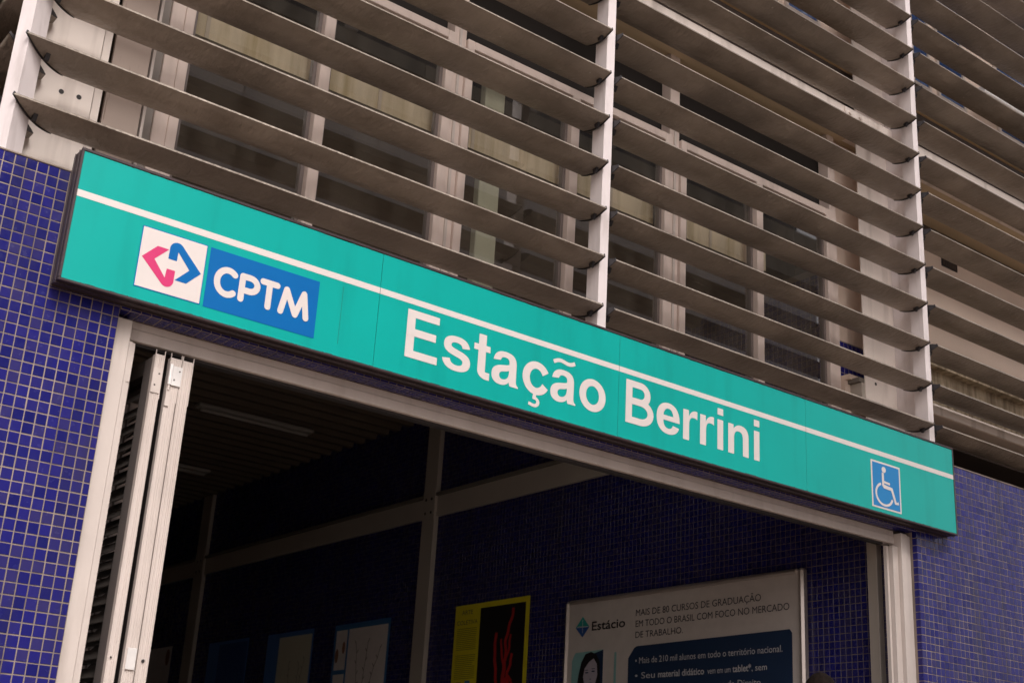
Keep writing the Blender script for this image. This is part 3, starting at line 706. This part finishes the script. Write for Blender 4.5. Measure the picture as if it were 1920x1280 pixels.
r = thing('vent_grille', 'small dark louvered vent grille on the tan wall at the right', 'vent')
q = MB(); q.box(7.56, 7.78, .992, .9995, 2.73, 2.82); q.build('frame', M_cap, r)
for i in range(8):
    q = MB(); q.box(7.574 + i * .026, 7.582 + i * .026, .980, .9915, 2.735, 2.815); q.build('blade', M_brown, r)
at(r, (7.67, .99, 2.73))
q = MB(); q.box(.18, 6.40, .602, 1.1, 3.09, 3.13); tag(q.build('soffit', M_beige2), 'tan soffit over the upstairs windows behind the louvers', 'soffit')
q = MB(); q.box(.18, 5.74, .411, .60, 3.070, 3.087); tag(q.build('soffit', M_beige2), 'tan strip of soffit under the upper steel beam', 'soffit')
# upper floor
r = thing('upper_facade', 'upper storey facade with blue windows glimpsed through the top louvers', 'facade')
q = MB(); q.box(.18, 10.5, .62, .75, 3.25, 4.03); q.build('spandrel', M_brown, r)  # spandrel's shade is put into its colour, hence the dark brown
q = MB(); q.box(.18, 10.5, .66, .80, 4.031, 6.6); q.build('wall', M_beige, r)
x = .3; i = 0
while x < 9.8:
    w_ = (.62, .20, .34)[i % 3]
    q = MB(); q.box(x, x + w_, .648, .659, 4.08, 5.5); w = q.build('window', M_glassu, r)
    q = MB(); q.box(x - .03, x, .635, .659, 4.05, 5.53); q.box(x + w_, x + w_ + .03, .635, .659, 4.05, 5.53); q.box(x, x + w_, .635, .659, 4.05, 4.08); q.build('frame', M_alu, w)
    x += w_ + (.07, .16, .55)[i % 3]; i += 1
q = MB(); q.box(7.62, 10.5, .497, .634, 4.240, 4.310, ch=.002); q.build('bright_sill', mat('bright_white_sill', (.9, .87, .87), .3), r)
at(r, (5, .7, 3.25))
q = MB(); q.box(-.2, 10.5, .85, 6, 5.6, 5.7); q.box(-.2, 10.5, .05, .85, 6.62, 6.75); tag(q.build('roof', M_steel), 'flat roof over the louvered front', 'roof')

# ------------------------------------------------------------------ the hall inside
XW = 5.75
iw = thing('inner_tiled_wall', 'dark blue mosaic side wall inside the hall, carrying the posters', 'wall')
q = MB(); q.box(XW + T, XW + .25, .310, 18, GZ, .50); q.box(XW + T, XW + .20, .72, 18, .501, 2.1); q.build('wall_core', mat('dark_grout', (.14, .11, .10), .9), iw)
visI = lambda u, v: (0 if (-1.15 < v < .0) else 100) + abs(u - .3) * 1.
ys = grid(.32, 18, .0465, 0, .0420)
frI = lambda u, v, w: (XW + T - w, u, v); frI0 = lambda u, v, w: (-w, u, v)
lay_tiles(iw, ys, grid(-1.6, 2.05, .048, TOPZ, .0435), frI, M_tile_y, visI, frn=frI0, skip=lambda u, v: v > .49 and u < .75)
at(iw, (5.9, 9, GZ))
c = thing('ceiling_sheet', 'dark corrugated ceiling inside the hall', 'ceiling'); 
q = MB(); y = 1.2; pts = []; P_ = .25
while y < 18:
    pts += [(y, 2.02), (y + .11, 2.02), (y + .14, 1.96), (y + .22, 1.96)]; y += P_
pts2 = [(a, b + .01) for a, b in pts]
q.prism(pts + pts2[::-1], 0, 6.25, lambda u, v, w: (-.5 + w, u, v)); 
q.build('corrugated_sheet', M_ceil, c); at(c, (2.6, 9, 2))
for n_, b in (('left_hall_wall', (-.50, -.40, .31, 18, GZ, 2.1)), ('back_hall_wall', (-.5, 5.74, 18.01, 18.15, GZ, 2.1)), ):
    q = MB(); q.box(*b); q.build(n_, M_beige)['kind'] = 'structure'
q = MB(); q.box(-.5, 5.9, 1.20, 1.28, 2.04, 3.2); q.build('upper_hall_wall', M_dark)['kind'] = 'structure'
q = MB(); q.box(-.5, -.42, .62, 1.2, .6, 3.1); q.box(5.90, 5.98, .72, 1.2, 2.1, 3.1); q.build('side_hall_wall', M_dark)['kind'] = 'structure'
def wall_post(y0, y1, z1, lab, b=True, x0=5.695, z0=GZ):
    r = thing('hall_column', lab, 'column', 'columns on the inner wall')
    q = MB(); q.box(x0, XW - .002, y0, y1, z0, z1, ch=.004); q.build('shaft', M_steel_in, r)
    if b:
        ym = (y0 + y1) / 2
        q = MB(); q.box(x0 - .006, x0 - .0005, y0 + .005, y1 - .005, .86, 1.16); q.build('plate', M_steel_in, r)
        for dy in (-.05, .05):
            for z in (.93, 1.07): q = MB(); q.tube((0, 0, 0), (-.004, 0, 0), .016, 8); q.build('bolt', M_rubber, r, (x0 - .006, ym + dy, z))
    at(r, (x0 + .05, (y0 + y1) / 2, z0)); return r
wall_post(5.72, 5.94, 1.955, 'grey column on the inner wall left of the yellow poster')
wall_post(11.10, 11.38, 1.955, 'grey column farther inside, behind the folded door leaves')
wall_post(.375, .455, .49, 'slim beige column just inside the right jamb', False, 5.69)
for i, (a, b, lab) in enumerate(((.46, 5.715, 'nearest the doorway, right of the column'), (5.945, 11.095, 'between the two grey columns'), (11.385, 16.4, 'farthest inside the hall'))):
    r = thing('hall_beam', 'grey steel beam along the inner wall ' + lab, 'beam', 'beams along the inner wall')
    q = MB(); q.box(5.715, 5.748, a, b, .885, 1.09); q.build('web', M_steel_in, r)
    q = MB(); q.box(5.69, 5.748, a, b, 1.092, 1.125); q.build('flange', mat('dark_flange', (.16, .14, .12), .8), r); at(r, (5.7, (a + b) / 2, .885))  # flange coloured darker than the web
for (x0, x1, y, lab) in ((3.72, 5.08, 7.35, 'nearer'), (3.6, 5.08, 9.95, 'farther')):
    r = thing('ceiling_light', lab + ' unlit white strip light on the dark corrugated ceiling', 'light', 'strip lights on the ceiling')
    q = MB(); q.box(x0, x1, y - .07, y + .07, 1.915, 1.955, ch=.01); q.build('housing', M_lamp, r)
    q = MB(); q.tube((x0 + .05, y, 1.895), (x1 - .05, y, 1.895), .018, 10); q.build('tube', M_lamp, r); at(r, ((x0 + x1) / 2, y, 1.95))

# ------------------------------------------------------------------ posters on the inner wall
def pl(parent, name, pts, m, w, x=XW):
    q = MB(); q.prism(pts, w - .0006, w, fr_side(x)); return q.build(name, m, parent)
def rc(y0, y1, z0, z1): return [(y0, z0), (y1, z0), (y1, z1), (y0, z1)]
def text(parent, name, s, yl, yr, zb, cap, m, w, x, bold=0.):
    """line of print running from y=yl (left, farther) to y=yr (right, nearer) on baseline zb"""
    cu = bpy.data.curves.new(name, 'FONT'); cu.body = s; cu.size = 1.; cu.offset = bold; cu.fill_mode = 'FRONT'; cu.resolution_u = 3
    ob = bpy.data.objects.new('tmp', cu); COL.objects.link(ob)
    dg = bpy.context.evaluated_depsgraph_get(); me = bpy.data.meshes.new_from_object(ob.evaluated_get(dg)); bpy.data.objects.remove(ob)
    xs = [v.co.x for v in me.vertices]
    if not xs: return None
    x0, x1 = min(xs), max(xs); ks = (yl - yr) / (x1 - x0); kz = cap / .73
    for v in me.vertices: v.co = Vector((x - w, yl - (v.co.x - x0) * ks, zb + v.co.y * kz))
    me.materials.clear(); me.materials.append(m); me.name = name
    o = link(name, me, parent); o['kind'] = 'stuff'; return o
ad = thing('advert_board', 'large framed white advert board with navy panel on the inner wall beside the right jamb', 'advert')
AX = 5.70
q = MB(); q.box(AX + .002, XW - .001, 1.03, 3.575, -2.1, -.17, ch=.004); q.build('backing', M_adw, ad)
q = MB()
def bar(y0, y1, z0, z1, ax):
    n = 8; rr = .022
    for i in range(n):
        pass
q.box(AX - .018, XW - .001, 1.004, 1.052, -2.14, -.158, ch=.016); q.box(AX - .018, XW - .001, 3.550, 3.592, -2.14, -.168, ch=.016)
q.box(AX - .016, XW - .001, 1.054, 3.548, -.196, -.160, ch=.013); q.box(AX - .016, XW - .001, 1.054, 3.548, -2.14, -2.10, ch=.013)
q.build('frame', mat('satin_aluminium', (.55, .48, .44), .32, metal=.7, var=.06, vscale=5), ad)
text(ad, 'print', 'MAIS DE 80 CURSOS DE GRADUAÇÃO', 2.722, 1.402, -.354, .054, M_txt, .0012, AX)
text(ad, 'print', 'EM TODO O BRASIL COM FOCO NO MERCADO', 2.722, 1.139, -.440, .053, M_txt, .0012, AX)
text(ad, 'print', 'DE TRABALHO.', 2.722, 2.192, -.526, .052, M_txt, .0012, AX)
text(ad, 'print', 'Estácio', 3.253, 2.846, -.428, .075, M_black, .0012, AX, .012)
pn = pl(ad, 'navy_panel', [(2.80, -1.9), (2.80, -.678), (2.73, -.600), (2.70, -.590), (1.14, -.575), (1.118, -.60), (1.118, -1.9)], M_navy, .0014, AX)
text(ad, 'print', '• Mais de 210 mil alunos em todo o território nacional.', 2.715, 1.207, -.725, .050, M_lite, .0024, AX)
text(ad, 'print', '• Seu', 2.715, 2.49, -.841, .050, M_lite, .0024, AX)
text(ad, 'print', 'material didático', 2.455, 1.965, -.841, .050, M_lite, .0024, AX, .016)
text(ad, 'print', 'vem em um', 1.93, 1.70, -.841, .046, M_lite, .0024, AX)
text(ad, 'print', 'tablet*', 1.68, 1.50, -.841, .050, M_lite, .0024, AX, .016)
text(ad, 'print', ', sem', 1.495, 1.352, -.841, .046, M_lite, .0024, AX)
text(ad, 'print', 'custo, para os alunos novos de Direito,', 2.62, 1.395, -.945, .050, M_lite, .0024, AX)
pl(ad, 'diamond', [(3.459, -.392), (3.372, -.306), (3.285, -.392)], M_teal, .0012, AX); pl(ad, 'diamond', [(3.459, -.394), (3.285, -.394), (3.368, -.475)], M_mblue, .0012, AX)
q = MB(); stroke(q, [(3.44, -.386), (3.30, -.392)], .006, .006, fr_side(AX), .0018); stroke(q, [(3.372, -.33), (3.368, -.44)], .006, .006, fr_side(AX), .0021); q.build('diamond_line', M_lite, ad)
ph = pl(ad, 'portrait_print', [(3.49, -1.7), (3.49, -.66), (3.45, -.598), (3.10, -.590), (3.10, -1.7)], M_aqua, .0012, AX)
pl(ad, 'portrait_shade', [(3.22, -.615), (3.10, -.592), (3.10, -1.2), (3.20, -1.2)], M_navy, .0017, AX)
pl(ad, 'portrait_hair', [(3.46, -1.3), (3.44, -1.0), (3.40, -.78), (3.37, -.68), (3.32, -.615), (3.25, -.600), (3.18, -.625), (3.14, -.69), (3.13, -.80), (3.12, -1.0), (3.11, -1.3)], M_black, .0022, AX)
pl(ad, 'portrait_face', [(3.34, -.80), (3.325, -.73), (3.27, -.68), (3.215, -.655), (3.175, -.70), (3.165, -.79), (3.19, -.86), (3.235, -.905), (3.28, -.90), (3.32, -.86)], M_skin_p, .0027, AX)
q = MB()
for a, b, w_, h_ in ((3.295, -.765, .022, .006), (3.215, -.757, .022, .006), (3.30, -.745, .026, .003), (3.215, -.737, .024, .003), (3.25, -.818, .012, .003), (3.245, -.853, .028, .006)):
    q.prism([(a + w_ * math.cos(t), b + h_ * math.sin(t)) for t in [i * math.pi / 5 for i in range(10)]], .0028, .0032, fr_side(AX))
q.build('portrait_features', M_navy, ad)
pl(ad, 'portrait_shade', [(2.98, -1.7), (2.965, -.62), (2.94, -.62), (2.94, -1.7)], M_aqua, .0014, AX)
at(ad, (5.72, 2.3, -2.1))

yp = thing('poster', 'bright yellow poster headed ARTE COLETIVA with a red figure on black', 'poster', 'posters on the inner wall')
pl(yp, 'sheet', rc(4.150, 5.290, -1.75, -.047), M_yel, .010)
pl(yp, 'picture', rc(4.205, 4.886, -1.62, -.097), M_black, .0112)
text(yp, 'print', 'ARTE', 5.182, 5.007, -.137, .042, M_txt, .0112, XW)
text(yp, 'print', 'COLETIVA', 5.252, 4.925, -.230, .042, M_txt, .0112, XW)
q = MB(); z = -.265
while z > -.72:
    if not (-.50 < z < -.47): q.prism(rc(4.93 + (random.random() * .06 if random.random() < .3 else 0), 5.245, z - .006, z), .0106, .0112, fr_side(XW))
    z -= .0175
q.build('small_print', mat('print_olive', (.25, .21, .02), .6), yp)
q = MB()
def wob(p, n=5):
    out = []
    for a, b in zip(p, p[1:]):
        out += [(a[0] + (b[0] - a[0]) * t / n + .006 * math.sin(40 * (a[1] + (b[1] - a[1]) * t / n)), a[1] + (b[1] - a[1]) * t / n) for t in range(n)]
    return out + [p[-1]]
k_ = 0
for p_, w_ in (([(4.383, -.135), (4.40, -.22), (4.44, -.31), (4.475, -.42), (4.465, -.55), (4.48, -.75), (4.46, -1.2)], .036), ([(4.625, -.34), (4.63, -.5), (4.60, -.7), (4.575, -.85), (4.56, -1.2)], .040),
             ([(4.54, -.40), (4.53, -.52), (4.49, -.62), (4.50, -.8), (4.52, -1.2)], .028), ([(4.405, -.37), (4.415, -.48), (4.46, -.60)], .026), ([(4.37, -.54), (4.385, -.63), (4.43, -.70), (4.40, -.85), (4.38, -1.2)], .034),
             ([(4.36, -.78), (4.40, -.74), (4.45, -.76), (4.44, -.84)], .030), ([(4.33, -.83), (4.36, -.80), (4.40, -.82), (4.41, -1.2)], .030)):
    stroke(q, wob(p_), w_, w_, fr_side(XW), .0114 + k_); k_ += .0003
q.build('red_figure', M_red, yp)
q = MB(); q.prism(rc(5.13, 5.21, -.80, -.755), .0106, .0112, fr_side(XW)); q.build('logo_block', M_flower, yp)
q = MB(); q.prism(rc(4.99, 5.07, -.79, -.745), .0106, .0112, fr_side(XW)); q.build('logo_block', M_pblue, yp)
at(yp, (5.74, 4.7, -1.75))
def twigs(parent, y, z0, z1, sp, m, w, seed):
    rnd = random.Random(seed); q = MB(); k = 0
    for b in range(3):
        p = [(y + rnd.uniform(-.03, .03), z0)]
        for i in range(9):
            p.append((p[-1][0] - (sp / 9) * rnd.uniform(.2, 1.2) * (b - .6), p[-1][1] + (z1 - z0) / 9 * rnd.uniform(.7, 1.05)))
        stroke(q, p, .008, .008, fr_side(XW), w + k); k += .0003
        for (a, c_) in p[3:]:
            s = rnd.choice((-1, 1)); stroke(q, [(a, c_), (a + s * .03, c_ + .035)], .010, .010, fr_side(XW), w + k); k += .00004
    q.build('branch_print', m, parent)
p3 = thing('poster', 'blue bordered poster with a tall bare branch print, left of the near column', 'poster', 'posters on the inner wall')
pl(p3, 'sheet', rc(6.435, 7.545, -1.7, -.053), M_pblue, .010); pl(p3, 'picture', rc(6.474, 7.240, -1.6, -.112), M_paper, .0112)
pl(p3, 'picture', rc(7.276, 7.500, -.530, -.115), M_paper, .0112); pl(p3, 'picture', rc(7.276, 7.500, -1.6, -.575), M_paper, .0112)
twigs(p3, 6.95, -1.2, -.16, .35, M_twig, .0118, 3)
q = MB()
for a, b, s in ((7.46, -.38, .07), (7.33, -.30, .06)):
    q = MB(); q.prism([(a + s * .5 * math.cos(t), b + s * 1.1 * math.sin(t)) for t in [i * math.pi / 5 for i in range(10)]], .0112 + s * .01, .0118 + s * .01, fr_side(XW)); q.build('flower_print', M_flower, p3)
at(p3, (5.74, 7, -1.7))
p2 = thing('poster', 'blue poster with a cream branch sheet, second from the near column', 'poster', 'posters on the inner wall')
pl(p2, 'sheet', rc(8.01, 9.10, -1.7, -.044), M_dbl, .010); pl(p2, 'picture', rc(8.045, 8.80, -1.6, -.098), mat('cream_print', (.66, .62, .48), .6), .0112)
twigs(p2, 8.4, -1.2, -.30, .25, mat('faint_twig', (.33, .28, .21), .6), .0118, 5); at(p2, (5.74, 8.5, -1.7))
p1 = thing('poster', 'dark blue poster with faint white branch lines, third from the near column', 'poster', 'posters on the inner wall')
pl(p1, 'sheet', rc(9.585, 10.69, -1.7, -.033), M_dbl, .010); pl(p1, 'picture', rc(9.62, 10.38, -1.6, -.07), mat('deep_blue_print', (.025, .07, .28), .5), .0112)
twigs(p1, 9.95, -1.2, -.35, .3, M_pblue, .0118, 8); at(p1, (5.74, 10.1, -1.7))
p0 = thing('poster', 'small white notice with an orange flower beyond the far column', 'poster', 'posters on the inner wall')
pl(p0, 'sheet', rc(11.83, 12.75, -1.5, .012), M_paper, .010)
q = MB(); q.prism([(11.95 + .06 * math.cos(t), -.13 + .11 * math.sin(t)) for t in [i * math.pi / 6 for i in range(12)]], .0106, .0112, fr_side(XW)); q.build('flower_print', M_flower, p0)
at(p0, (5.74, 12.3, -1.5))

# ------------------------------------------------------------------ person in the doorway
def skin_body(name, chain, m, parent, sub=2):
    """chain: list of (verts, radii, edges)"""
    vs, rs, es = chain
    me = bpy.data.meshes.new(name); me.from_pydata(vs, es, [])
    o = bpy.data.objects.new(name, me); COL.objects.link(o)
    md = o.modifiers.new('skin', 'SKIN'); sk = me.skin_vertices[0].data
    for i, r in enumerate(rs): sk[i].radius = (r, r) if not isinstance(r, tuple) else r; sk[i].use_root = (i == 0)
    md.use_smooth_shade = True
    s = o.modifiers.new('sub', 'SUBSURF'); s.levels = sub; s.render_levels = sub
    dg = bpy.context.evaluated_depsgraph_get(); nm = bpy.data.meshes.new_from_object(o.evaluated_get(dg))
    bpy.data.objects.remove(o); nm.materials.clear(); nm.materials.append(m); nm.name = name
    for p in nm.polygons: p.use_smooth = True; p.material_index = 0
    return link(name, nm, parent)
PXp, PYp = 4.60, -.02
pr = thing('person', 'dark haired person whose head just shows at the bottom edge in front of the advert', 'person')
def P(x, y, z): return (PXp + x, PYp + y, GZ + z * .982)
vs = [P(0, 0, .95), P(0, 0, 1.12), P(0, 0, 1.30), P(0, 0, 1.42), P(0, -.01, 1.50), P(0, -.02, 1.56),
      P(.17, 0, 1.40), P(.24, .02, 1.12), P(.25, -.06, .88), P(.25, -.08, .80), P(-.17, 0, 1.40), P(-.24, .02, 1.12), P(-.25, -.06, .88), P(-.25, -.08, .80),
      P(.09, 0, .88), P(.10, -.02, .50), P(.10, .02, .10), P(.10, -.12, .03), P(-.09, 0, .88), P(-.10, .02, .50), P(-.10, .08, .10), P(-.10, -.06, .03)]
rs = [(.15, .10), (.13, .09), (.15, .10), (.13, .08), .055, .055, .06, .045, .032, .022, .06, .045, .032, .022, .09, .058, .042, .04, .09, .058, .042, .04]
es = [(0, 1), (1, 2), (2, 3), (3, 4), (4, 5), (3, 6), (6, 7), (7, 8), (8, 9), (3, 10), (10, 11), (11, 12), (12, 13), (0, 14), (14, 15), (15, 16), (16, 17), (0, 18), (18, 19), (19, 20), (20, 21)]
body = skin_body('body', (vs, rs, es), M_skin, pr)
body.data.materials.append(M_shirt); body.data.materials.append(M_jean); body.data.materials.append(M_cap)
for p in body.data.polygons:
    z = p.center.z - GZ
    p.material_index = 3 if z < .09 else 2 if z < .98 else 1 if z < 1.47 and not (z < .93) else 0
    if .7 < z < .98 and abs(p.center.x - PXp) > .19: p.material_index = 0 if z < .87 else 1
for s in (-1, 1):                                     # fingers
    for k in range(4):
        bx0 = P(s * (.235 + .0), -.075 - .018 * (k - 1.5) * 1.0, .80)
        skin_body('finger', ([bx0, (bx0[0], bx0[1] - .004, bx0[2] - .045), (bx0[0] - s * .008, bx0[1] - .012, bx0[2] - .078 + abs(k - 1.5) * .006)], [.0095, .0085, .0065], [(0, 1), (1, 2)]), M_skin, pr, 1)
    b_ = P(s * .235, -.11, .84); skin_body('thumb', ([b_, (b_[0], b_[1] - .02, b_[2] - .03), (b_[0] - s * .01, b_[1] - .026, b_[2] - .055)], [.011, .010, .007], [(0, 1), (1, 2)]), M_skin, pr, 1)
# head: deformed sphere facing the street
bm = bmesh.new(); bmesh.ops.create_uvsphere(bm, u_segments=28, v_segments=20, radius=1.)
for v in bm.verts:
    x, y, z = v.co
    f = max(0, -y)
    w = .075 * (1 - .22 * max(0, -z) ** 1.5); yy = y * (.098 if y > 0 else .090)
    nose = .024 * math.exp(-((x / .16) ** 2)) * math.exp(-((z + .18) / .18) ** 2) * (1 if y < 0 else 0)
    sock = -.010 * math.exp(-(((abs(x) - .42) / .17) ** 2)) * math.exp(-((z - .06) / .13) ** 2) * (1 if y < 0 else 0)
    lip = .005 * math.exp(-((x / .25) ** 2)) * math.exp(-((z + .50) / .07) ** 2) * (1 if y < 0 else 0)
    chin = .010 * math.exp(-((x / .3) ** 2)) * math.exp(-((z + .85) / .15) ** 2) * (1 if y < 0 else 0)
    v.co = Vector((x * w, yy - nose - sock - lip - chin, z * .118))
me = bpy.data.meshes.new('head'); bm.to_mesh(me); bm.free(); me.materials.append(M_skin)
for p in me.polygons: p.use_smooth = True
link('head', me, pr, P(0, -.02, 1.600))
for s in (-1, 1):
    q = MB(); q.prism([(.016 * math.cos(t), .030 * math.sin(t)) for t in [i * math.pi / 6 for i in range(12)]], -.006, .006, lambda u, v, w: (w, u, v)); q.build('ear', M_skin, pr, P(s * .077, -.01, 1.60))
    q = MB(); q.tube((0, 0, 0), (0, -.004, 0), .011, 12); q.build('eye', M_lite, pr, P(s * .031, -.100, 1.607))
bm = bmesh.new(); bmesh.ops.create_uvsphere(bm, u_segments=48, v_segments=32, radius=1.)
for v in list(bm.verts):
    x, y, z = v.co
    v.co = Vector((x * .086, y * (.108 if y > 0 else .096), z * .124))
    nn = mnoise.noise(v.co * 45) * .005 + mnoise.noise(v.co * 110) * .003
    v.co += v.co.normalized() * nn
bmesh.ops.delete(bm, geom=[v for v in bm.verts if v.co.z < (.012 if v.co.y < -.05 else -.045)], context='VERTS')
me = bpy.data.meshes.new('hair'); bm.to_mesh(me); bm.free(); me.materials.append(M_hair)
for p in me.polygons: p.use_smooth = True
link('hair', me, pr, P(0, -.018, 1.605))
at(pr, (PXp, PYp, GZ))

# ------------------------------------------------------------------ building across the street (seen mirrored in the windows)
ob = thing('office_block', 'grey clad office block across the street, mirrored in the upstairs windows', 'building')
YO = -20.0
q = MB(); q.box(0, 29.6, YO - 12, YO, GZ - .12, 19.6); q.build('core', M_opp3, ob)
x = -12.0; i = 0; me_p = {}
for (z0, z1, m_, nm_, wd) in ((-2.4, 6.2, M_opp1, 'cladding_panel', 1.9), (7.2, 10.4, M_opp1, 'cladding_panel', 1.9), (11.0, 14.9, M_opp1, 'cladding_panel', 1.9), (15.25, 17.1, M_opp2, 'spandrel_panel', 2.9)):
    q0 = MB(); q0.box(.02, wd - .02, 0, .10, 0, z1 - z0); me = q0.mesh(nm_, m_)
    x = 0.
    while x < 29.:
        link(nm_, me, ob, (x, YO, z0)); x += wd
me = None
for x in range(0, 30, 3):
    q0 = MB(); q0.box(0, .35, 0, .14, 0, 2.2)
    me = me or q0.mesh('window_mullion', M_opp1); link('window_mullion', me, ob, (x, YO, 17.15))
at(ob, (16, YO - 6, GZ - .12))
print('objects', len(bpy.data.objects))
